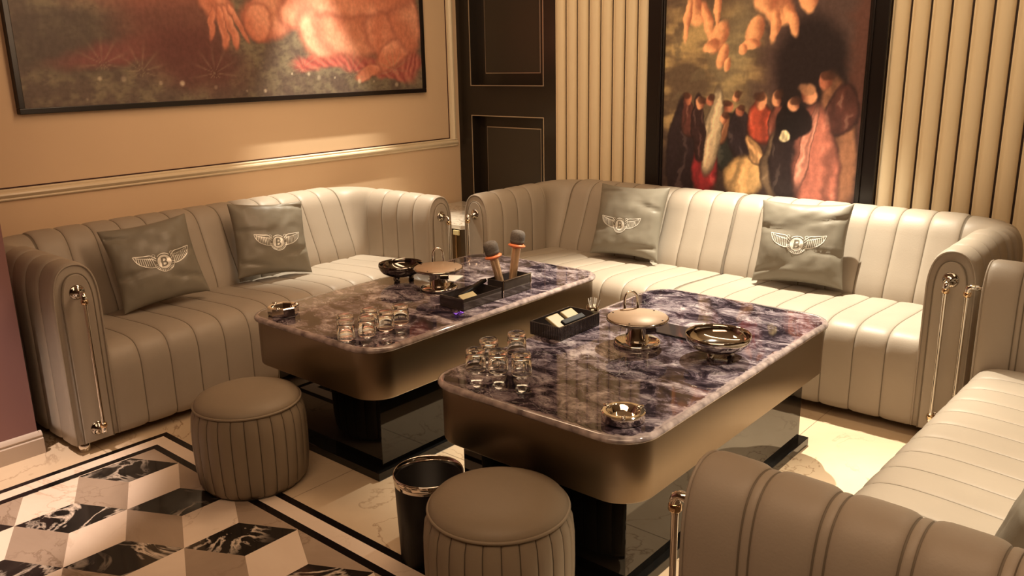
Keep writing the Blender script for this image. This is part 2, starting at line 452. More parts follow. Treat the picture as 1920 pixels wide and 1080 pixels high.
# landscape picture: drapery and warm cloth on a dark flowering meadow (a generic piece)
def pic1(x,y):     # x 0..2.68 (right), y 0..1.3 (up)
    xx=x+.03*fbm(x,y,5,3); yy=y+.03*fbm(x,y,5,8)
    n=fbm(x,y,9,1); n2=fbm(x*1.0,y*2.2,22,5,3)
    c=blend((88,70,58),(112,96,74),sm(-.4,.5,n)); c=blend(c,(74,58,50),.5*sm(0,.5,n2))
    c=blend(c,(128,120,88),.55*sm(.35,.8,y)*(1-sm(.5,1.2,x)))
    c=blend(c,(66,52,44),.6*ell(xx,yy,.28,.30,.35,.16)[0])
    c=blend(c,(122,62,56),.8*ell(xx,yy,.52,.27,.34,.06,.2,.5)[0])
    c=blend(c,(104,58,48),.85*ell(xx,yy,.80,.40,.30,.26,-.3,.5)[0])
    c=blend(c,(84,44,38),.85*ell(xx,yy,.92,.22,.28,.16,-.3,.5)[0])
    c=blend(c,(140,82,66),.7*ell(xx,yy,.70,.60,.40,.12,.1,.5)[0])
    for cx,cy,rx,ry,a,col in ((1.76,.20,.20,.055,.1,(196,92,76)),(2.02,.19,.16,.05,-.1,(190,96,80)),(2.30,.13,.26,.06,-.2,(178,100,80)),(2.5,.2,.12,.10,-.6,(176,96,78))):
        e=ell(xx,yy,cx,cy,rx,ry,a,.3); c=blend(c,blend(col,(140,62,54),.5+.5*math.sin(16*e[2]+5*e[3])),.9*e[0])
    # folded warm cloth, heaped up to the right, hanging in tongues to the left
    for cx,cy,rx,ry,a,lt in ((1.07,.52,.12,.09,-.5,.2),(1.10,.40,.028,.13,.10,.2),(1.15,.40,.024,.13,.25,.3),(1.20,.42,.022,.12,.45,.3),(1.04,.42,.024,.10,-.15,.2),(1.42,.46,.20,.13,.2,.55),(1.33,.42,.09,.10,.1,.5),(1.62,.50,.16,.10,.5,.6),(1.78,.38,.19,.17,-.3,.95),(2.08,.42,.34,.22,.1,.75),(2.30,.34,.22,.15,-.9,.7),(2.36,.24,.17,.085,.55,.65),(2.14,.12,.13,.05,.2,.7),(2.48,.46,.14,.22,.3,.45),(2.10,.62,.5,.16,.1,.8)):
        e=ell(xx,yy,cx,cy,rx,ry,a,.2)
        sh=.5+.5*math.sin(1.9*e[2]+1.7*e[3]+1.2*n+cx*5)
        col=blend((180,104,76),blend((204,130,98),(216,146,114),lt),sh); col=blend(col,(140,76,58),.85*sm(.70,1.02,e[1]))
        c=blend(c,col,.94*e[0])
    # sprigs and small flowers along the bottom
    for cx,cy in ((1.02,.14),(1.62,.16),(2.0,.12),(.60,.16),(.40,.2),(2.36,.13)):
        dx,dy=x-cx,y-cy; r=math.hypot(dx,dy); an=math.atan2(dy,dx)
        if r<.17 and dy>-.03: c=blend(c,(150,132,98),.5*max(0,math.sin(an*11+cx*9))**3*(1-r/.17))
    for k in range(15):
        rx=.30+2.2*((k*.6180339)%1); ry=.03+.12*((k*.7548776)%1); r=.006+.010*((k*.337)%1)
        d=math.hypot(x-rx,y-ry)
        if d<r*1.6: c=blend(c,(205,182,150),.75*(1-sm(r*.6,r*1.6,d))*(.4+.6*((k*.43)%1)))
    return c
pf=thing('framed_painting','wide painting in thin dark frame, warm cloth over a dark meadow, above tan wall moulding','painting',(XL,1.595,1.341))
X0=0; PW=2.675; PH=1.35; ft=.028
m=MB()
for a,b,c,d in ((0,PW,0,ft),(0,PW,PH-ft,PH),(0,ft,ft,PH-ft),(PW-ft,PW,ft,PH-ft)): m.add(*bbox(.0,.04,a,b,c,d,.003))
m.build('frame',M['frame'],pf,False)
paint_canvas('canvas',PW-2*ft,PH-2*ft,400,200,pic1,attr_mat('meadow_painting'),pf,lambda a,b:(.028,ft+a,ft+b))

# tall picture: robed crowd in warm light before a dark arch (a generic piece)
ROBES=[(.13,.22,.10,.32,0,(40,26,30)),(.17,.42,.05,.12,.2,(96,52,44)),(.43,.28,.10,.18,0,(40,42,38)),(.52,.32,.09,.16,.2,(46,34,38)),(.39,.38,.05,.12,-.1,(150,96,66)),(.29,.15,.085,.20,.05,(176,48,52)),(.335,.34,.060,.27,-.12,(224,196,152)),(.24,.36,.045,.20,.05,(52,30,30)),(.64,.40,.095,.12,.25,(196,78,54)),(.73,.40,.06,.12,0,(132,72,58)),(.55,.10,.14,.125,.25,(226,176,112)),(.60,.24,.04,.10,.5,(214,160,104)),(.73,.16,.085,.20,0,(124,98,72)),(.79,.20,.10,.22,.05,(38,26,26)),(1.06,.30,.12,.38,.12,(150,98,68)),(1.08,.48,.09,.14,-.2,(84,46,38)),(.96,.19,.135,.34,.10,(182,104,82)),(.90,.28,.035,.24,-.18,(206,130,104)),(.82,.42,.10,.105,.2,(22,15,15)),(.78,.335,.035,.03,.2,(240,214,160))]
HEADS=[(.165,.525,.035,0),(.245,.50,.035,1),(.30,.52,.03,0),(.43,.49,.036,0),(.50,.46,.034,0),(.475,.55,.03,1),(.625,.52,.042,1),(.72,.54,.038,1),(.82,.505,.036,1),(.895,.565,.05,1),(.985,.63,.045,0),(.40,.42,.03,1)]
CLOUD=[(.345,.88,.055,.10,-.5),(.375,.77,.035,.075,-.3),(.30,.83,.06,.03,.5),(.41,.72,.02,.05,-.2),(.565,.90,.045,.085,-.3),(.545,.825,.06,.028,.3),(.50,.80,.03,.03,0),(.70,1.0,.085,.09,.5),(.77,.95,.035,.09,.35),(.68,.93,.028,.09,-.05),(.20,1.02,.06,.09,.2),(.145,.98,.022,.12,-.1),(.27,.98,.03,.10,.2),(.33,1.05,.022,.12,0),(.62,1.08,.07,.09,0),(.86,1.05,.05,.07,.3)]
def pic2(x,y):    # x 0..1.185, y 0..1.1
    xx=x+.016*fbm(x,y,7,3); yy=y+.016*fbm(x,y,7,9)
    n=fbm(x,y,8,2); n3=fbm(x*.7,y*1.8,4,4)
    c=blend((158,128,84),(84,66,50),sm(-.4,.35,n3)); c=blend(c,(96,80,60),sm(.1,.5,n)*.7)
    c=blend(c,(70,52,42),.75*sm(.85,1.1,yy+.1*n))
    c=blend(c,(132,116,86),.55*ell(xx,yy,.46,.80,.10,.34,-.25,.8)[0])
    c=blend(c,(72,52,46),sm(.50,.70,xx+.05*n))
    c=blend(c,(30,20,20),.95*ell(xx,yy,.90,.66,.20,.32,.05,.2)[0])
    c=blend(c,(84,48,38),.7*sm(1.05,1.16,xx-.05*n)); c=blend(c,(40,26,26),.75*(1-sm(.15,.45,yy)))
    for k,(cx,cy,rx,ry,a,col) in enumerate(ROBES):
        e=ell(xx,yy,cx,cy,rx*(1+.35*(cy-yy)/ry*.5),ry,a,.09)
        if e[0]<=0: continue
        fold=.5+.36*math.sin(4.2*e[2]+1.9*e[3]*(1 if k%2 else -1)+k*1.3+2.2*n)+.2*math.sin(9*e[2]-3.1*e[3]+k*2.7+3*n)
        fold=min(1,max(0,fold))
        rc=blend(blend(col,(22,14,14),.38),col,fold); rc=blend(rc,blend(col,(250,220,180),.25),.5*sm(.8,1,fold))
        rc=blend(rc,(26,16,16),.7*sm(.75,1.05,e[1])); c=blend(c,rc,.95*e[0])
    for k,(hx,hy,r,l) in enumerate(HEADS):
        e=ell(xx,yy,hx,hy,r*.8,r,.3*math.sin(k),.2)
        c=blend(c,blend((222,152,108) if l else (176,104,76),(104,56,42),sm(-.3,.9,e[2]*(1 if k%3 else -1))),.93*e[0])
        e2=ell(xx,yy,hx+(.012 if k%3 else -.012),hy+r*.55,r*.85,r*.62,0,.3); c=blend(c,(58,34,26) if k!=9 else (150,104,74),.8*e2[0])
    for cx,cy,rx,ry,a in CLOUD:
        e=ell(xx,yy,cx,cy,rx,ry,a,.2); col=blend((226,160,108),(150,86,60),sm(-.4,1.0,e[2]+.3*e[3]+.4*n)); c=blend(c,col,.93*e[0])
    return c
fr=thing('framed_artwork','tall dark-framed painting of a robed crowd behind the long sofa, between fluted panels','painting',(-2.842,YB+.001,.20))
W2=1.40; H2=2.5; lw=.116; rw=.099
m=MB()
for a,b,c,d in ((0,lw,0,H2),(W2-rw,W2,0,H2),(lw,W2-rw,0,.1),(lw,W2-rw,H2-.1,H2)): m.add(*bbox(a,b,-.035,0,c,d,.006))
for a,b in ((lw-.03,lw-.012),(W2-rw+.012,W2-rw+.03)): m.add(*bbox(a,b,-.045,-.03,.1,H2-.1,.004))
m.build('frame',M['frame'],fr,False)
paint_canvas('canvas',W2-lw-rw,H2-.2,240,0,lambda x,y:pic2(x,y-.48),attr_mat('crowd_painting',.35),fr,lambda a,b:(lw+a,-.02,.1+b),(1.85,2.05,2.3),[0,.2,.4]+[.46+.0052*k for k in range(222)]+[1.7,2.0,H2-.2])

# ------------------------------------------------------------------ sofas
ARM=catmull([(.0,.05),(0,.25),(0,.45),(0,.60),(.003,.69),(.020,.755),(.050,.790),(.088,.80),(.126,.790),(.156,.755),(.172,.69),(.175,.60),(.175,.45),(.175,.25),(.175,.05)],3)
BACK=catmull([(.0,.05),(0,.25),(.0,.42),(.055,.56),(.105,.68),(.135,.745),(.180,.786),(.250,.80),(.315,.788),(.358,.750),(.380,.68),(.385,.58),(.385,.45),(.385,.25),(.385,.05)],3)
AT=.175; YI=.60; RC=.06
def chans(L,period=.135,amp=.0085,strip=0):
    """(distance, bulge, seam?) samples of channels with a narrow stitched groove between them"""
    n=max(1,round(L/period)); p=L/n; out=[]; g=.0022
    for i in range(n):
        s0=i*p; ww=p-strip
        out.append((s0,-.0015,1))
        for u in (g/ww,.05,.11,.2,.35,.5,.65,.8,.89,.95,1-g/ww): out.append((s0+ww*u,amp*(1-abs(2*u-1)**6),0))
        if strip:
            out.append((s0+ww,-.0015,1))
            for u in (g/strip,.3,.7,1-g/strip): out.append((s0+ww+strip*u,.003*(1-(2*u-1)**2),0))
    out.append((L,-.0015,1)); return out
def sweep(samples):
    """samples: (x,y,nx,ny,w,bulge,corner) -> rings of 3d points"""
    rings=[]
    for x,y,nx,ny,w,bg,*cn in samples:
        pr=[(a[0]*(1-w)+b[0]*w,a[1]*(1-w)+b[1]*w) for a,b in zip(ARM,BACK)]
        r=[]; n=len(pr)
        for i,(d,z) in enumerate(pr):
            a=pr[max(i-1,0)]; b=pr[min(i+1,n-1)]
            tx,tz=b[0]-a[0],b[1]-a[1]; l=math.hypot(tx,tz) or 1
            k=bg
            if cn and cn[0]: t=min(1,max(0,(i/(n-1)-.52)/.16)); k=bg*t*t*(3-2*t)
            d2=d-tz/l*k; z2=z+tx/l*k
            r.append((x+nx*d2,y+ny*d2,z2))
        rings.append(r)
    return rings
def seam_loft(rings,seams):
    """loft whose faces next to a seam ring take material 1"""
    v,f=loft(rings); n=len(rings[0]); mi=[]
    for i in range(len(rings)-1): mi+=[1 if (seams[i] or seams[i+1]) else 0]*n
    mi+=[0]*(len(f)-len(mi)); return v,f,mi
def add_seam(m,rings,seams):
    v,f,mi=seam_loft(rings,seams); o=len(m.v)
    m.v+=v
    for q,k in zip(f,mi): m.f.append([i+o for i in q]); m.m.append(k)
    return m
def seat_mesh(x0,x1,period=.129):
    prof=catmull([(YI+.06,.395),(.40,.412),(.20,.424),(.085,.420),(.030,.395),(.006,.345),(.0,.28),(.0,.15),(.004,.055),(.06,.045)],3)
    rings=[]
    CH=chans(x1-x0,period,.0065,0)
    for s,b,_ in CH:
        r=[]; n=len(prof)
        for i,(y,z) in enumerate(prof):
            a=prof[max(i-1,0)]; c=prof[min(i+1,n-1)]; ty,tz=c[0]-a[0],c[1]-a[1]; l=math.hypot(ty,tz) or 1
            r.append((x0+s,y+tz/l*b,z-ty/l*b))
        r+= [(x0+s,YI+.06,.045)]
        rings.append(r)
    return rings,[c[2] for c in CH]

def make_sofa(name,label,W,left,right,loc,rz,group=None,hl=True,hr=True,strip=0):
    t=thing(name,label,'sofa',loc,rz,group)
    L=[M['leather'],M['seam']]
    x0=AT if left else .005; x1=W-AT if right else W-.005
    add_seam(MB(),*seat_mesh(x0,x1)).build('seat',L,t)
    # backrest with rounded corner(s)
    S=[]
    bx0=x0+RC if left else x0; bx1=x1-RC if right else x1
    npl=6
    def arc(cx,cy,a0,a1,w0,w1):
        out=[]; K=npl*6
        for k in range(K+1):
            t_=k/K; a=math.radians(a0+(a1-a0)*t_)
            nx,ny=math.cos(a),math.sin(a)
            w=w0+(w1-w0)*(t_*t_*(3-2*t_)); u=(t_*npl)%1
            out.append((cx+nx*RC,cy+ny*RC,nx,ny,w,.016*(1-abs(2*u-1)**3),1,0))
        return out
    if left: S+=arc(x0+RC,YI-RC,180,90,0,1)[:-1]
    S+=[(bx0+s,YI,0,1,1,b,0,e) for s,b,e in chans(bx1-bx0,.135,.0085,strip)]
    if right: S+=arc(x1-RC,YI-RC,90,0,1,0)[1:]
    add_seam(MB(),sweep(S),[q[7] for q in S]).build('backrest',L,t)
    for side in ((-1,) if left else ())+((1,) if right else ()):
        xs=x0 if side<0 else x1
        sm_=[(xs,s,side,0,0,b,0,e) for s,b,e in chans(YI-RC,.135,.0085,strip)]
        am=add_seam(MB(),sweep(sm_),[q[7] for q in sm_]).build('arm',L,t)
        ring=sweep([(xs,-.001,side,0,0,0)])[0]
        MB().add(*tube([(x,-.002,z) for x,y,z in ring],.0042,6)).build('piping',M['leather'],am)
        cx=xs+side*AT/2
        ins=[(cx+(x-cx)*.70,z) for x,y,z in ring]; ins=[(x,.05 if z<.06 else (z if z<.6 else .6+(z-.6)*.83)) for x,z in ins]
        fp=MB().add(*loft([[(x,.004,z) for x,z in ins],[(x,-.008,z) for x,z in ins],[(cx+(x-cx)*.9,-.014,.4+(z-.4)*.985) for x,z in ins]]))
        fp.build('front_panel',L,am,auto=.7)
        MB().add(*tube([(x,-.010,z) for x,z in ins],.0026,6)).build('piping',M['seam'],am)
        # chrome rail down the arm front
        if (hl if side<0 else hr):
            ro=[(0,0),(.030,0),(.031,.004),(.026,.008),(.019,.009),(.017,.014),(.010,.016),(.009,.030),(0,.031)]
            zt,zb=.690,.105
            bar=MB(); yb=-.072
            bar.add(*tube([(cx,-.035,zt),(cx,yb+.012,zt),(cx,yb+.003,zt-.004),(cx,yb,zt-.014),(cx,yb,zt-.05),(cx,yb,zb+.05),(cx,yb,zb+.014),(cx,yb+.003,zb+.004),(cx,yb+.012,zb),(cx,-.035,zb)],[.010,.011,.012,.012,.0075,.0075,.012,.012,.011,.010],12))
            bo=bar.build('rail',M['chrome'],t)
            for z in (zt,zb):
                Mx=Matrix.Translation((cx,-.010,z))@Matrix.Rotation(PI/2,4,'X')
                MB().add(*lathe(ro,28,Mx)).build('rosette',M['smoke_chrome'],bo)
                MB().add(*lathe([(0,-.011),(.010,-.011),(.014,-.006),(.014,.006),(.010,.011),(0,.011)],20,Matrix.Translation((cx,yb,z-.03 if z>.4 else z+.03)))).build('collar',M['brass'],bo)
    fx=[]
    if left: fx+=[.045]
    else: fx+=[.08]
    if right: fx+=[W-.045]
    else: fx+=[W-.08]
    for x in fx:
        for y in (.045,.93):
            MB().add(*lathe([(0,0),(.019,0),(.022,.004),(.026,.05),(0,.055)],20,Matrix.Translation((x,y,0)))).build('foot',M['chrome'],t)
    return t

SG='grey beige channel tufted sofas'
make_sofa('channel_sofa','grey beige channel tufted sofa along the tan left wall, under the wide painting',2.215,True,True,(-3.45,1.245,0),PI/2)
make_sofa('channel_sofa','left half of the long channel tufted sofa under the tall painting, beside the dark panelling',1.350,True,False,(-3.41,3.545,0),0)
make_sofa('channel_sofa','right half of the long channel tufted sofa at the back, beside the right fluted panel',1.358,False,True,(-2.056,3.545,0),0)
make_sofa('channel_sofa','channel tufted sofa in the right foreground, its rounded arm nearest the camera',2.25,True,True,(-.633,3.55,0),-PI/2-.03,strip=.020)

# ------------------------------------------------------------------ pillows
def strip_poly(pts,w):
    """flat strip along 2d points -> verts, faces ; w float or list"""
    v=[];f=[];n=len(pts); ws=w if isinstance(w,(list,tuple)) else [w]*n
    for i,p in enumerate(pts):
        a=pts[max(i-1,0)];b=pts[min(i+1,n-1)]; tx,ty=b[0]-a[0],b[1]-a[1]; l=math.hypot(tx,ty) or 1
        nx,ny=-ty/l*ws[i]/2,tx/l*ws[i]/2
        v+=[(p[0]+nx,p[1]+ny),(p[0]-nx,p[1]-ny)]
    for i in range(n-1): f.append((2*i,2*i+1,2*i+3,2*i+2))
    return v,f
def lerp2(a,b,n): return [(a[0]+(b[0]-a[0])*k/n,a[1]+(b[1]-a[1])*k/n) for k in range(n+1)]
def emblem2d():
    """silver winged roundel carrying a B ; unit half width 1"""
    A=[];B=[]
    for s in (-1,1):
        top=catmull([(.26,.12),(.42,.27),(.62,.30),(.82,.33),(1.0,.36)],5)
        bot=catmull([(1.0,.36),(.95,.20),(.86,.06),(.70,-.06),(.50,-.14),(.30,-.16)],5)
        fl=lambda P:[(s*x,y) for x,y in P]
        A.append(strip_poly(fl(top),.030)); A.append(strip_poly(fl(bot),.028))
        # feathers
        for k in range(9):
            t=k/8
            a=(.40+.50*t,.20+.12*t*t); b=(.36+.56*t,-.15+.26*t**1.6)
            A.append(strip_poly(fl(lerp2(a,b,5)),[.026-.002*j for j in range(6)]))
        # long shaft and covert curls
        A.append(strip_poly(fl(catmull([(.34,.14),(.52,.17),(.74,.24),(.94,.31)],4)),.022))
        A.append(strip_poly(fl(catmull([(.28,.04),(.38,.14),(.50,.16)],4)),.02))
        A.append(strip_poly(fl([(.33+.06*math.cos(a*.5),.24+.05*math.sin(a*.5)) for a in range(0,12)]),.018))
    R=.245; cy=-.03; N=40
    circ=lambda r,a0=0,a1=2*PI,n=N:[(r*math.cos(a0+(a1-a0)*k/n),cy+r*math.sin(a0+(a1-a0)*k/n)) for k in range(n+1)]
    # disc in rings (so that it can follow the cushion)
    for r0,r1 in ((.001,.07),(.07,.14),(.14,.20),(.20,R)):
        A.append(strip_poly(circ((r0+r1)/2),r1-r0+.001))
    A.append(strip_poly(circ(R+.105,PI*1.02,PI*1.98,26),.022))
    for k in range(15):
        a=PI*(1.06+.88*k/14); A.append(strip_poly(lerp2((math.cos(a)*(R+.02),cy+math.sin(a)*(R+.02)),(math.cos(a)*(R+.10),cy+math.sin(a)*(R+.10)),2),.024))
    A.append(strip_poly(circ(R+.055,PI*.25,PI*.75,14),.03))
    # the letter
    sh=lambda P:[(x+.10*(y-cy),y) for x,y in P]
    B.append(strip_poly(sh(lerp2((-.075,cy-.155),(-.075,cy+.155),4)),.062))
    def bowl(yc,ry,rx):
        P=[(-.11,yc+ry)]+[(-.0+rx*math.sin(a),yc+ry*math.cos(a)) for a in [PI*k/12 for k in range(13)]]+[(-.11,yc-ry)]
        return sh(P)
    B.append(strip_poly(bowl(cy+.072,.068,.075),.046)); B.append(strip_poly(bowl(cy-.074,.066,.09),.050))
    return A,B
EMA,EMB=emblem2d()
def make_pillow(label,pos,yaw,roll,w,h,lean,seed,es=.125,ex=0,ey=0,puff=.072,group='grey satin pillows with a winged emblem'):
    n=Vector((math.cos(yaw),math.sin(yaw),0)); s=Vector((-math.sin(yaw),math.cos(yaw),0)); z=Vector((0,0,1))
    up=z*math.cos(lean)-n*math.sin(lean); fwd=s.cross(up)
    s2=s*math.cos(roll)+up*math.sin(roll); up2=-s*math.sin(roll)+up*math.cos(roll)
    R=Matrix((s2,up2,fwd)).transposed().to_4x4()
    c=Vector((pos[0],pos[1],.437+h/2*math.cos(lean)))
    t=thing('throw_pillow',label,'pillow',c,0,group)
    t.rotation_euler=R.to_euler()
    def shape(u,v):        # u,v in -1..1 -> x,y,thickness
        px=u*w/2*(1-.085*(1-v*v)*abs(u)**3); py=v*h/2*(1-.085*(1-u*u)*abs(v)**3)
        e=max(0,(1-u*u))*max(0,(1-v*v)); th=puff*e**.42
        f=fbm(u*1.2,v*1.2,1.6,seed*3.7,3)
        th*=1+.16*f
        # creases running in from the side edges and the corners
        for k in range(4):
            a=(-.7+.47*k)+.1*math.sin(seed+k*2); sd=1 if (k+seed)%2 else -1
            d=abs(v-a-.25*(1-sd*u)*math.sin(seed*2.+k)); l=sm(-.1,.75,sd*u)*(1-sm(.93,1,abs(u)))
            th-=.012*l*math.exp(-(d/.05)**2)
        return px,py,th
    N=44; m=MB(); g=lambda k:math.sin((-1+2*k/N)*PI/2)
    for side in (1,-1):
        v=[]
        for j in range(N+1):
            for i in range(N+1):
                x,y,th=shape(g(i),g(j)); v.append((x,y,side*th*(1 if side>0 else .8)))
        m.add(v,[(j*(N+1)+i,j*(N+1)+i+1,(j+1)*(N+1)+i+1,(j+1)*(N+1)+i) for j in range(N) for i in range(N)])
    o=m.build('cushion',M['pillow'],t)
    bm=bmesh.new(); bm.from_mesh(o.data); bmesh.ops.remove_doubles(bm,verts=bm.verts,dist=1e-5); bmesh.ops.recalc_face_normals(bm,faces=bm.faces); bm.to_mesh(o.data); bm.free()
    if es:
        e=MB()
        for P,mi,off in ((EMA,0,.0016),(EMB,1,.0028)):
            for v2,f2 in P:
                v3=[]
                for x,y in v2:
                    px=ex+x*es; py=ey+y*es
                    v3.append((px,py,shape(px/(w/2),py/(h/2))[2]+off))
                e.add(v3,f2,mi)
        e.build('emblem',[M['silver'],M['pillow']],t,False)
    return t
rd=math.radians
make_pillow('grey winged emblem pillow leaning low and tilted at the near end of the left sofa',(-3.945,1.913),-.152,.083,.425,.41,rd(20),1,.135,.02,-.01)
make_pillow('grey winged emblem pillow propped upright in the middle of the left sofa',(-3.965,2.581),-.195,-.078,.42,.41,rd(20),2,.128,.015,-.028)
make_pillow('grey winged emblem pillow on the left half of the long back sofa',(-2.633,4.10),-1.489,.005,.44,.425,rd(20),3,.125,-.02,-.032)
make_pillow('grey winged emblem pillow on the right half of the long back sofa',(-1.606,4.09),-1.466,.027,.45,.425,rd(20),4,.135,-.005,-.012)
make_pillow('plain grey pillow at the right edge of the picture, on the foreground sofa',(-.172,1.905),PI-.05,.04,.44,.42,rd(20),5,0)

# ------------------------------------------------------------------ tables
def make_table(label,x0,y0):
    W,L=.800,1.455
    t=thing('coffee_table',label,'table',(x0,y0,0),0,'marble topped bronze coffee tables')
    r=.115
    def ring(ins,z,rr=None): return [(x,y,z) for x,y in rrect(ins,W-ins,ins,L-ins,max(.01,(rr or r)-ins),12)]
    R=[ring(.0,.526),ring(-.007,.527),ring(-.011,.531),ring(-.012,.536),ring(-.010,.541),ring(-.004,.5455),ring(.004,.547)]
    m=MB(); m.add(*loft(R,True,False),1)
    R2=[ring(.004,.547),ring(.012,.5472),ring(.022,.5472),ring(.034,.5472),ring(.05,.5472)]
    nv=len(m.v); v,f=loft(R2,False,True); m.add(v,f,0)
    tp=m.build('marble_top',[M['purple'],M['table_edge']],t,True,auto=.8)
    at=tp.data.attributes.new('rim','FLOAT','POINT'); k=len(R2[0])
    vals=[1.]*nv+[1.]*k+[.62]*k+[.42]*k+[.25]*k+[0.]*k
    at.data.foreach_set('value',vals)
    m=MB(); m.add(*loft([ring(.003,.527),ring(.003,.345),ring(.006,.340),ring(.02,.338)])); m.build('skirt',M['bronze'],t,True,auto=.8)
    m=MB(); m.add(*bbox(.075,W-.075,.085,L-.085,.034,.34,.002)); m.build('pedestal',M['black_mirror'],t,False)
    m=MB(); m.add(*bbox(.05,W-.05,.042,L-.042,0,.035,.002)); m.build('base_plate',M['black_mirror'],t,False)
    return t
T1=(-3.062,1.840); T2=(-1.918,1.785)
make_table('purple marble coffee table with microphones on it, in front of the left sofa',*T1)
make_table('purple marble coffee table nearest the camera, with the big chrome bowl on it',*T2)
ZT=.5475

# stools
def make_stool(label,x,y):
    t=thing('round_stool',label,'stool',(x,y,0),random.random(),'round channel tufted stools')
    n=26; U=(0,.035,.13,.32,.5,.68,.87,.965); rows=[(.188,.012),(.202,.03),(.209,.09),(.212,.18),(.211,.25),(.206,.295),(.195,.326)]
    m=MB(); K=n*len(U)
    for r,z in rows:
        for k in range(K):
            u=U[k%len(U)]; a=2*PI*(k//len(U)+u)/n; b=.0065*(1-abs(2*u-1)**4)*(1 if z<.31 else .4)
            m.v.append(((r+b-.006)*math.cos(a),(r+b-.006)*math.sin(a),z))
    for i in range(len(rows)-1):
        for k in range(K):
            l=(k+1)%K; m.f.append((i*K+k,i*K+l,(i+1)*K+l,(i+1)*K+k)); m.m.append(1 if k%len(U) in (0,len(U)-1) else 0)
    m.f.append(tuple(range(K))); m.m.append(0)
    m.build('upholstered_side',[M['stool'],M['stool_seam']],t)
    MB().add(*lathe([(0,.318),(.192,.320),(.196,.328),(.193,.338),(.183,.350),(.150,.364),(.10,.372),(.05,.376),(0,.377)],72)).build('seat_top',M['stool'],t)
    MB().add(*tube([(.196*math.cos(a),.196*math.sin(a),.329) for a in [2*PI*k/80 for k in range(80)]],.0045,8,True)).build('piping',M['stool'],t)
    MB().add(*lathe([(0,0),(.178,0),(.18,.014),(0,.016)],48)).build('base_disc',M['leather_dark'],t)
    return t
make_stool('round grey channel tufted stool standing alone on the inlaid floor border at left',-2.713,1.600)
make_stool('round grey channel tufted stool beside the black waste bin, cut off by the lower edge',-1.412,1.562).scale.z=1.10

# waste bin
t=thing('waste_bin','black waste bin with a polished metal rim behind the nearer stool','bin',(-1.805,1.668,0)); t.scale.z=1.08
MB().add(*lathe([(0,.004),(.098,.004),(.106,.255),(.1085,.255),(.1085,.25),(.100,0),(0,0)],56)).build('body',M['black_gloss'],t)
MB().add(*lathe([(.1075,.246),(.1105,.246),(.1125,.272),(.111,.276),(.108,.274),(.1075,.246)],56)).build('rim',M['chrome'],t)

# side table in the corner between the two sofas
t=thing('side_table','marble topped corner side table with gold plates between the left and back sofas','table',(-4.10,4.24,0))
ch=[(-.36,-.37),(.33,-.37),(.385,-.315),(.385,.36),(-.36,.36)]
MB().add(*loft([[(x,y,.495) for x,y in ch],[(x,y,.52) for x,y in ch]])).build('marble_top',M['st_marble'],t,False)
MB().add(*loft([[(x*.96,y*.96,.0) for x,y in ch],[(x*.96,y*.96,.495) for x,y in ch]])).build('cabinet_body',M['bronze'],t,False)
for x in (.225,.300): MB().add(*bbox(x-.026,x+.026,-.385,-.372,.458,.49,.003)).build('gold_plate',M['gold_plate'],t,False)
m=MB()
for x in (.05,.13,.20,.275): m.add(*bbox(x-.006,x+.006,-.362,-.352,.02,.455,.002))
m.build('metal_strip',M['brass'],t,False)

# ------------------------------------------------------------------ things on the tables
def stand(label,x,y,rz):
    t=thing('warming_stand',label,'warming stand',(x,y,ZT),rz,'round topped chrome warming stands')
    MB().add(*lathe([(0,0),(.082,0),(.085,.004),(.084,.012),(.078,.015),(.04,.016),(0,.016)],48)).build('base',M['chrome'],t)
    MB().add(*lathe([(0,.014),(.040,.014),(.042,.02),(.042,.084),(.046,.088),(0,.089)],40)).build('stem',M['chrome'],t)
    MB().add(*lathe([(0,.088),(.108,.089),(.112,.093),(.112,.099),(.110,.1005),(0,.1005)],64)).build('rim_plate',M['smoke_chrome'],t)
    MB().add(*lathe([(0,.1003),(.1085,.1003),(.108,.1025),(0,.103)],64)).build('copper_top',M['copper'],t)
    P=[(-.024,.104,.090),(-.025,.112,.118),(-.022,.114,.146),(-.012,.115,.160),(0,.115,.164),(.012,.115,.160),(.022,.114,.146),(.025,.112,.118),(.024,.104,.090)]
    MB().add(*tube(catmull(P,3),.0050,10)).build('loop_handle',M['chrome'],t)
    m=MB(); m.add(*bbox(.004,.044,-.108,-.094,.068,.089,.003)); m.build('latch',M['smoke_chrome'],t,False)
    for a in (.7,2.5,4.2,5.6): MB().add(*lathe([(0,.103),(.0035,.103),(.003,.1042),(0,.1045)],10,Matrix.Translation((.098*math.cos(a),.098*math.sin(a),0)))).build('rivet',M['black_gloss'],t)
    return t
stand('chrome warming stand with copper disc and loop handle beside the big chrome bowl',-1.562,2.500,.78)
stand('chrome warming stand with copper disc on the far table beside the dark bowl',-2.692,2.610,.80)

def bowl(label,x,y,R,mt,rz):
    t=thing('footed_bowl',label,'bowl',(x,y,ZT),rz,'footed metal bowls')
    s=R/.11
    pr=[(0,.009),(.040*s,.010),(.070*s,.017),(.092*s,.031),(.105*s,.050),(.1100*s,.068),(.1090*s,.083),(.1070*s,.0835),(.1075*s,.068),(.102*s,.051),(.089*s,.034),(.068*s,.021),(.04*s,.015),(0,.014)]
    MB().add(*lathe([(r,.018+z*.80) for r,z in pr],56)).build('basin',mt,t)
    for k in range(3):
        a=2*PI*k/3+.5; c,sn=math.cos(a),math.sin(a)
        MB().add(*lathe([(0,0),(.012,0),(.014,.004),(.011,.012),(.014,.028),(0,.029)],16,Matrix.Translation((.046*c,.046*sn,0)))).build('foot',mt,t)
    return t
bowl('large chrome footed bowl on the near purple marble table',-1.269,2.550,.112,M['grey_chrome'],0)
bowl('dark metal footed bowl at the sofa side of the far marble table',-2.945,2.610,.106,M['dark_chrome'],.4)

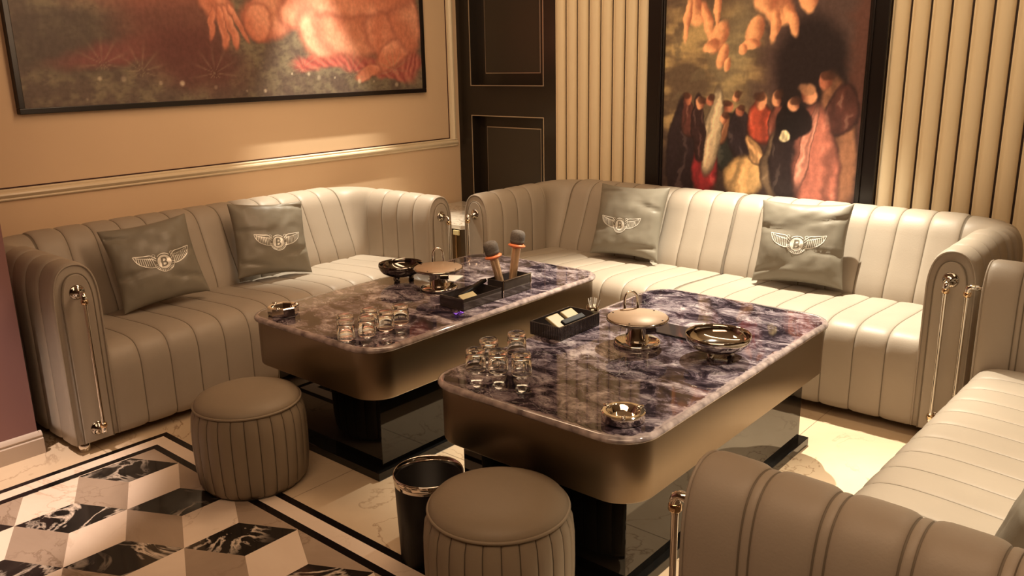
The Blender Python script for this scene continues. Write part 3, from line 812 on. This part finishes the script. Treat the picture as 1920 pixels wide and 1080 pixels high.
def ashtray(label,x,y,n,mt,hh):
    t=thing('ashtray',label,'ashtray',(x,y,ZT),.2)
    MB().add(*lathe([(0,0),(.060,0),(.0635,.003),(.0635,hh-.003),(.060,hh),(.050,hh),(.046,hh-.003),(.036,.010),(0,.008)],n)).build('dish',mt,t,n>12,auto=.6)
    for k in range(3):
        a=2*PI*k/3+.9
        Mx=Matrix.Rotation(a,4,'Z')@Matrix.Translation((.055,0,hh-.001))@Matrix.Rotation(PI/2,4,'Y')
        MB().add(*lathe([(0,-.011),(.0055,-.011),(.0065,0),(.0055,.011),(0,.011)],12,Mx)).build('cigarette_rest',mt,t)
    return t
ashtray('round polished metal ashtray near the front corner of the near table',-1.231,1.905,48,M['chrome'],.030)
ashtray('eight sided metal ashtray near the left front corner of the far table',-2.928,1.935,8,M['chrome'],.036)

def glass(label,group):
    t=thing('glass_tumbler',label,'glass',(0,0,0),0,group)
    # upturned: mouth on the table, thick base at the top
    MB().add(*lathe([(.0335,0),(.0345,.0005),(.0345,.006),(.0325,.055),(.0315,.070),(.0295,.074),(0,.074),],40) ).build('tumbler',M['glass'],t)
    o=t.children[0]; bpy.data.objects.remove(o)
    MB().add(*lathe([(0,.0565),(.024,.0565),(.0288,.053),(.0318,.006),(.0325,.0006),(.0335,0),(.0345,.0008),(.0346,.006),(.0330,.055),(.0318,.069),(.0295,.0725),(.024,.0715),(0,.0705)],40)).build('tumbler',M['glass'],t)
    return t
G1='upturned glasses on the far table'; G2='upturned glasses on the near table'
g0=glass('upturned glass tumbler in the cluster on the near marble table, furthest left',G2)
near=[(-1.845,1.945,'furthest left of the five on the near marble table'),(-1.775,1.980,'front middle of the five on the near marble table'),(-1.695,2.005,'rightmost front one of the five on the near marble table'),(-1.880,2.050,'second from the left of the five, at the table edge'),(-1.850,2.165,'furthest back of the five on the near marble table')]
for k,(x,y,l) in enumerate(near):
    lb='upturned glass tumbler, '+l
    if k==0: g0.location=(x,y,ZT+.0006); g0['label']=lb
    else: dup(g0,(x,y,ZT+.0006),k*.7,lb,G2)
far=[(-2.520,1.935,'furthest left of the cluster on the far table'),(-2.430,1.965,'front one of the cluster on the far table'),(-2.510,2.045,'back left of the cluster on the far table'),(-2.430,2.060,'middle of the cluster on the far table'),(-2.445,2.150,'rightmost back one of the cluster on the far table'),(-2.455,1.885,'nearest the camera of the cluster on the far table')]
for k,(x,y,l) in enumerate(far): dup(g0,(x,y,ZT+.0006),k*.9,'upturned glass tumbler, '+l,G1)

def open_box(m,x0,x1,y0,y1,h,t=.004,bt=.004):
    for q in (bbox(x0,x1,y0,y1,0,bt,.001,1),bbox(x0,x0+t,y0,y1,bt,h,.001,1),bbox(x1-t,x1,y0,y1,bt,h,.001,1),bbox(x0+t,x1-t,y0,y0+t,bt,h,.001,1),bbox(x0+t,x1-t,y1-t,y1,bt,h,.001,1)): m.add(*q)
# ribbed tissue caddy on the near table
cy=thing('ribbed_caddy','dark ribbed table caddy holding cream packets on the near table edge','caddy',(-1.87,2.475,ZT),0)
m=MB(); open_box(m,-.072,.072,-.125,.125,.052); m.build('tray',M['acrylic'],cy,False)
m=MB()
for k in range(30):
    y=-.121+.242*k/29; m.add(*bbox(.072,.0745,y-.0022,y+.0022,.002,.051,.0008,1))
for k in range(17):
    x=-.066+.132*k/16; m.add(*bbox(x-.0022,x+.0022,-.1275,-.125,.002,.051,.0008,1))
m.build('ribs',M['acrylic'],cy,False)
for k,(yy,zz) in enumerate(((-.045,.050),(.045,.052))):
    o=MB().add(*bbox(-.040,.040,-.036,.036,-.006,.006,.004)).build('tissue_packet',M['cream'],None,False)
    o.location=(-1.868,2.475+yy,ZT+.040); o.rotation_euler=(0,.48,0)
    tag(o,('cream packet in the ribbed caddy on the near table, nearer the glasses','cream packet in the ribbed caddy on the near table, nearer the toothpicks')[k],'packet','cream packets')
o=MB().add(*bbox(-.012,.012,-.065,.065,-.006,.006,.003)).build('lighter_case',M['matte_black'],None,False)
o.location=(-1.828,2.47,ZT+.050); o.rotation_euler=(0,.5,0); tag(o,'slim black case lying across the cream packets in the ribbed caddy','case')
# toothpick cup
cp=thing('toothpick_cup','small dark cup of white toothpicks behind the ribbed caddy','cup',(-1.893,2.690,ZT))
MB().add(*lathe([(0,0),(.022,0),(.025,.004),(.026,.040),(.024,.040),(.0225,.006),(0,.005)],28)).build('cup',M['smoke_chrome'],cp)
o0=None
for k in range(12):
    a=k*2.4; r=.004+.012*((k*.618)%1)
    d=Vector((math.cos(a)*(.10+.25*((k*.37)%1)),math.sin(a)*(.10+.25*((k*.37)%1)),1)).normalized()
    if o0 is None:
        o0=MB().add(*tube([(0,0,0),(0,0,.062),(0,0,.066)],[.0013,.0013,.0004],6)).build('toothpick',M['white'],None); o=o0
    else: o=o0.copy(); COL.objects.link(o)
    o.location=(-1.893+r*math.cos(a)*.6,2.690+r*math.sin(a)*.6,ZT+.0055); o.rotation_euler=d.to_track_quat('Z','Y').to_euler()
    tag(o,'white toothpick standing in the small dark cup','toothpick','toothpicks in the cup')
# smoked tray behind the stand on the near table
tr=thing('smoked_tray','thin smoked tray behind the chrome stand on the near table','tray',(-1.56,2.705,ZT),0)
m=MB(); m.add(*bbox(-.15,.15,-.06,.06,0,.006,.002)); m.build('plate',M['acrylic'],tr,False)
m=MB(); m.add(*tube([(.13,-.05,.006),(.13,-.05,.018),(.13,.05,.018),(.13,.05,.006)],.003,8)); m.build('clip',M['chrome'],tr)
# dark caddy with cards on the far table, microphone box
cy=thing('dark_caddy','low smoked caddy with small packets in front of the stand on the far table','caddy',(-2.420,2.535,ZT),.0)
m=MB(); open_box(m,-.07,.07,-.120,.120,.050); m.build('tray',M['acrylic'],cy,False)
o=MB().add(*bbox(-.018,.018,-.045,.045,-.004,.004,.002)).build('tissue_packet',M['cream'],None,False)
o.location=(-2.405,2.500,ZT+.036); o.rotation_euler=(0,.5,0); tag(o,'small white packet lying in the low dark caddy on the far table','packet')
o=MB().add(*bbox(-.016,.016,-.085,.085,-.008,.008,.005)).build('remote_control',M['black_gloss'],None,False)
o.location=(-2.448,2.575,ZT+.050); o.rotation_euler=(.22,-.25,0); tag(o,'black remote control resting in the low dark caddy','remote control')
mb=thing('microphone_holder','tall smoked holder with bright edges that carries the two microphones','holder',(-2.395,2.757,ZT),0)
m=MB(); open_box(m,-.047,.047,-.093,.093,.075); m.build('body',M['acrylic'],mb,False)
m=MB(); e=.003
for y in (-.094,.094): m.add(*bbox(.046,.049,y-.003,y+.003,0,.078,.001,1))
m.add(*bbox(.046,.049,-.097,.097,.074,.079,.001,1)); m.build('edge_strip',M['chrome'],mb,False)
def mic(label,base,tip,s=1.):
    b=Vector(base); d=(Vector(tip)-b).normalized(); Lm=(Vector(tip)-b).length
    t=thing('microphone',label,'microphone',b,0,'karaoke microphones')
    t.rotation_euler=d.to_track_quat('Z','Y').to_euler()
    L=Lm
    W=lambda P:[(r*1.22,z) for r,z in P]
    MB().add(*lathe(W([(0,0),(.012,0),(.0135,.004),(.0160,L-.085),(.019,L-.075),(0,L-.074)]),28)).build('body',M['mic_body'],t)
    MB().add(*lathe(W([(0,L-.079),(.024,L-.078),(.031,L-.073),(.032,L-.068),(.026,L-.063),(0,L-.062)]),28)).build('ring',M['orange'],t)
    MB().add(*lathe(W([(0,L-.066),(.021,L-.065),(.0255,L-.056),(.027,L-.050),(.0255,L-.046),(.027,L-.040),(.0265,L-.018),(.022,L-.006),(.012,L-.001),(0,L)]),28)).build('head',M['mic_head'],t)
    return t
mic('microphone with orange ring nearer the stand, leaning in the holder',(-2.390,2.708,ZT+.010),(-2.432,2.672,.790))
mic('taller microphone with orange ring at the far end of the holder',(-2.404,2.782,ZT+.010),(-2.390,2.822,.820))
# paper napkin and violet wrapper
o=MB().add([(-.07,-.05,.0),(.07,-.045,.0),(.065,.06,.0),(-.06,.05,0),(-.07,-.05,.002),(.07,-.045,.002),(.065,.06,.005),(-.06,.05,.002)],[(0,3,2,1),(4,5,6,7),(0,1,5,4),(1,2,6,5),(2,3,7,6),(3,0,4,7)]).build('paper_napkin',M['white'],None,False)
o.location=(-2.80,2.76,ZT+.0005); o.rotation_euler=(0,0,.3); tag(o,'white paper napkin between the dark bowl and the stand','napkin')
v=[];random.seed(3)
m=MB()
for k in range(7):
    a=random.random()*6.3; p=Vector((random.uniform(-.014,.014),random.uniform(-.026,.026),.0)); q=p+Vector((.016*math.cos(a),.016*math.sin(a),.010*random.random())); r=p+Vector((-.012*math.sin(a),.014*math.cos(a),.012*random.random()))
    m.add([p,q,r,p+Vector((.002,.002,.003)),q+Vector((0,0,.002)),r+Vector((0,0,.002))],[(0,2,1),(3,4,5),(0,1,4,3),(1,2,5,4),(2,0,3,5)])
o=m.build('violet_shards',M['violet'],None,False); o.location=(-2.335,2.355,ZT+.0005); tag(o,'small violet wrapper beside the low dark caddy','shards')  # small violet spot, built as thin angular pieces

# ------------------------------------------------------------------ lights
def spot(name,loc,target,power,color,size_deg,blend_,rad=.05):
    l=bpy.data.lights.new(name,'SPOT'); l.energy=power; l.color=color; l.spot_size=math.radians(size_deg); l.spot_blend=blend_; l.shadow_soft_size=rad
    o=bpy.data.objects.new(name,l); COL.objects.link(o); o.location=loc
    o.rotation_euler=(Vector(target)-Vector(loc)).to_track_quat('-Z','Y').to_euler(); return o
def area(name,loc,target,power,color,sx,sy):
    l=bpy.data.lights.new(name,'AREA'); l.shape='RECTANGLE'; l.size=sx; l.size_y=sy; l.energy=power; l.color=color
    o=bpy.data.objects.new(name,l); COL.objects.link(o); o.location=loc
    o.rotation_euler=(Vector(target)-Vector(loc)).to_track_quat('-Z','Y').to_euler(); return o
WARM=(1,.74,.46); AMB=(1,.66,.40); NEUT=(1,.90,.71)
spot('downlight_main',(-1.78,4.15,2.78),(-1.70,3.50,0),800,NEUT,64,.6,.015)
spot('downlight_left',(-4.22,3.32,2.78),(-4.0,3.35,0),440,NEUT,48,.6,.012)
spot('downlight_right',(-.10,2.46,2.78),(-.32,2.27,0),420,(1,.87,.66),52,.45,.015)
area('fill_back',(-1.9,3.15,2.78),(-1.9,4.7,1.2),28,WARM,3.8,.2)  # added soft fill for the back wall, no real fitting behind it
area('wall_fill_left',(-3.2,2.4,2.78),(-4.6,2.4,1.3),40,AMB,.3,3.6)  # unseen area fill added to brighten the left wall
area('ambient_fill',(-.75,.6,2.80),(-1.5,1.5,0),60,AMB,2.5,1.6)  # added warm ambient fill over the foreground, not a lamp of the room
spot('downlight_entry',(-3.25,.35,2.78),(-3.42,.66,0),380,(1,.80,.68),34,.5,.015)
w=bpy.data.worlds.new('World'); scn.world=w; w.use_nodes=True
w.node_tree.nodes['Background'].inputs[0].default_value=(.03,.02,.014,1); w.node_tree.nodes['Background'].inputs[1].default_value=.3

# ------------------------------------------------------------------ camera
yaw,pitch,roll=-0.71190437,0.26315671,-0.01887746; fpx=1585.72707
f=Vector((math.sin(yaw)*math.cos(pitch),math.cos(yaw)*math.cos(pitch),-math.sin(pitch)))
r=Vector((math.cos(yaw),-math.sin(yaw),0)); u=r.cross(f)
r2=r*math.cos(roll)+u*math.sin(roll); u2=-r*math.sin(roll)+u*math.cos(roll)
cam=bpy.data.cameras.new('camera'); co=bpy.data.objects.new('camera',cam); COL.objects.link(co)
cam.sensor_width=36; cam.lens=36*fpx/1920; cam.clip_start=.02
co.matrix_world=Matrix.Translation((0,0,1.55))@Matrix((r2,u2,-f)).transposed().to_4x4()
scn.camera=co
vs=scn.view_settings; vs.view_transform='Standard'; vs.look='None'; vs.gamma=1; vs.exposure=0
try: vs.use_curve_mapping=False
except Exception: pass
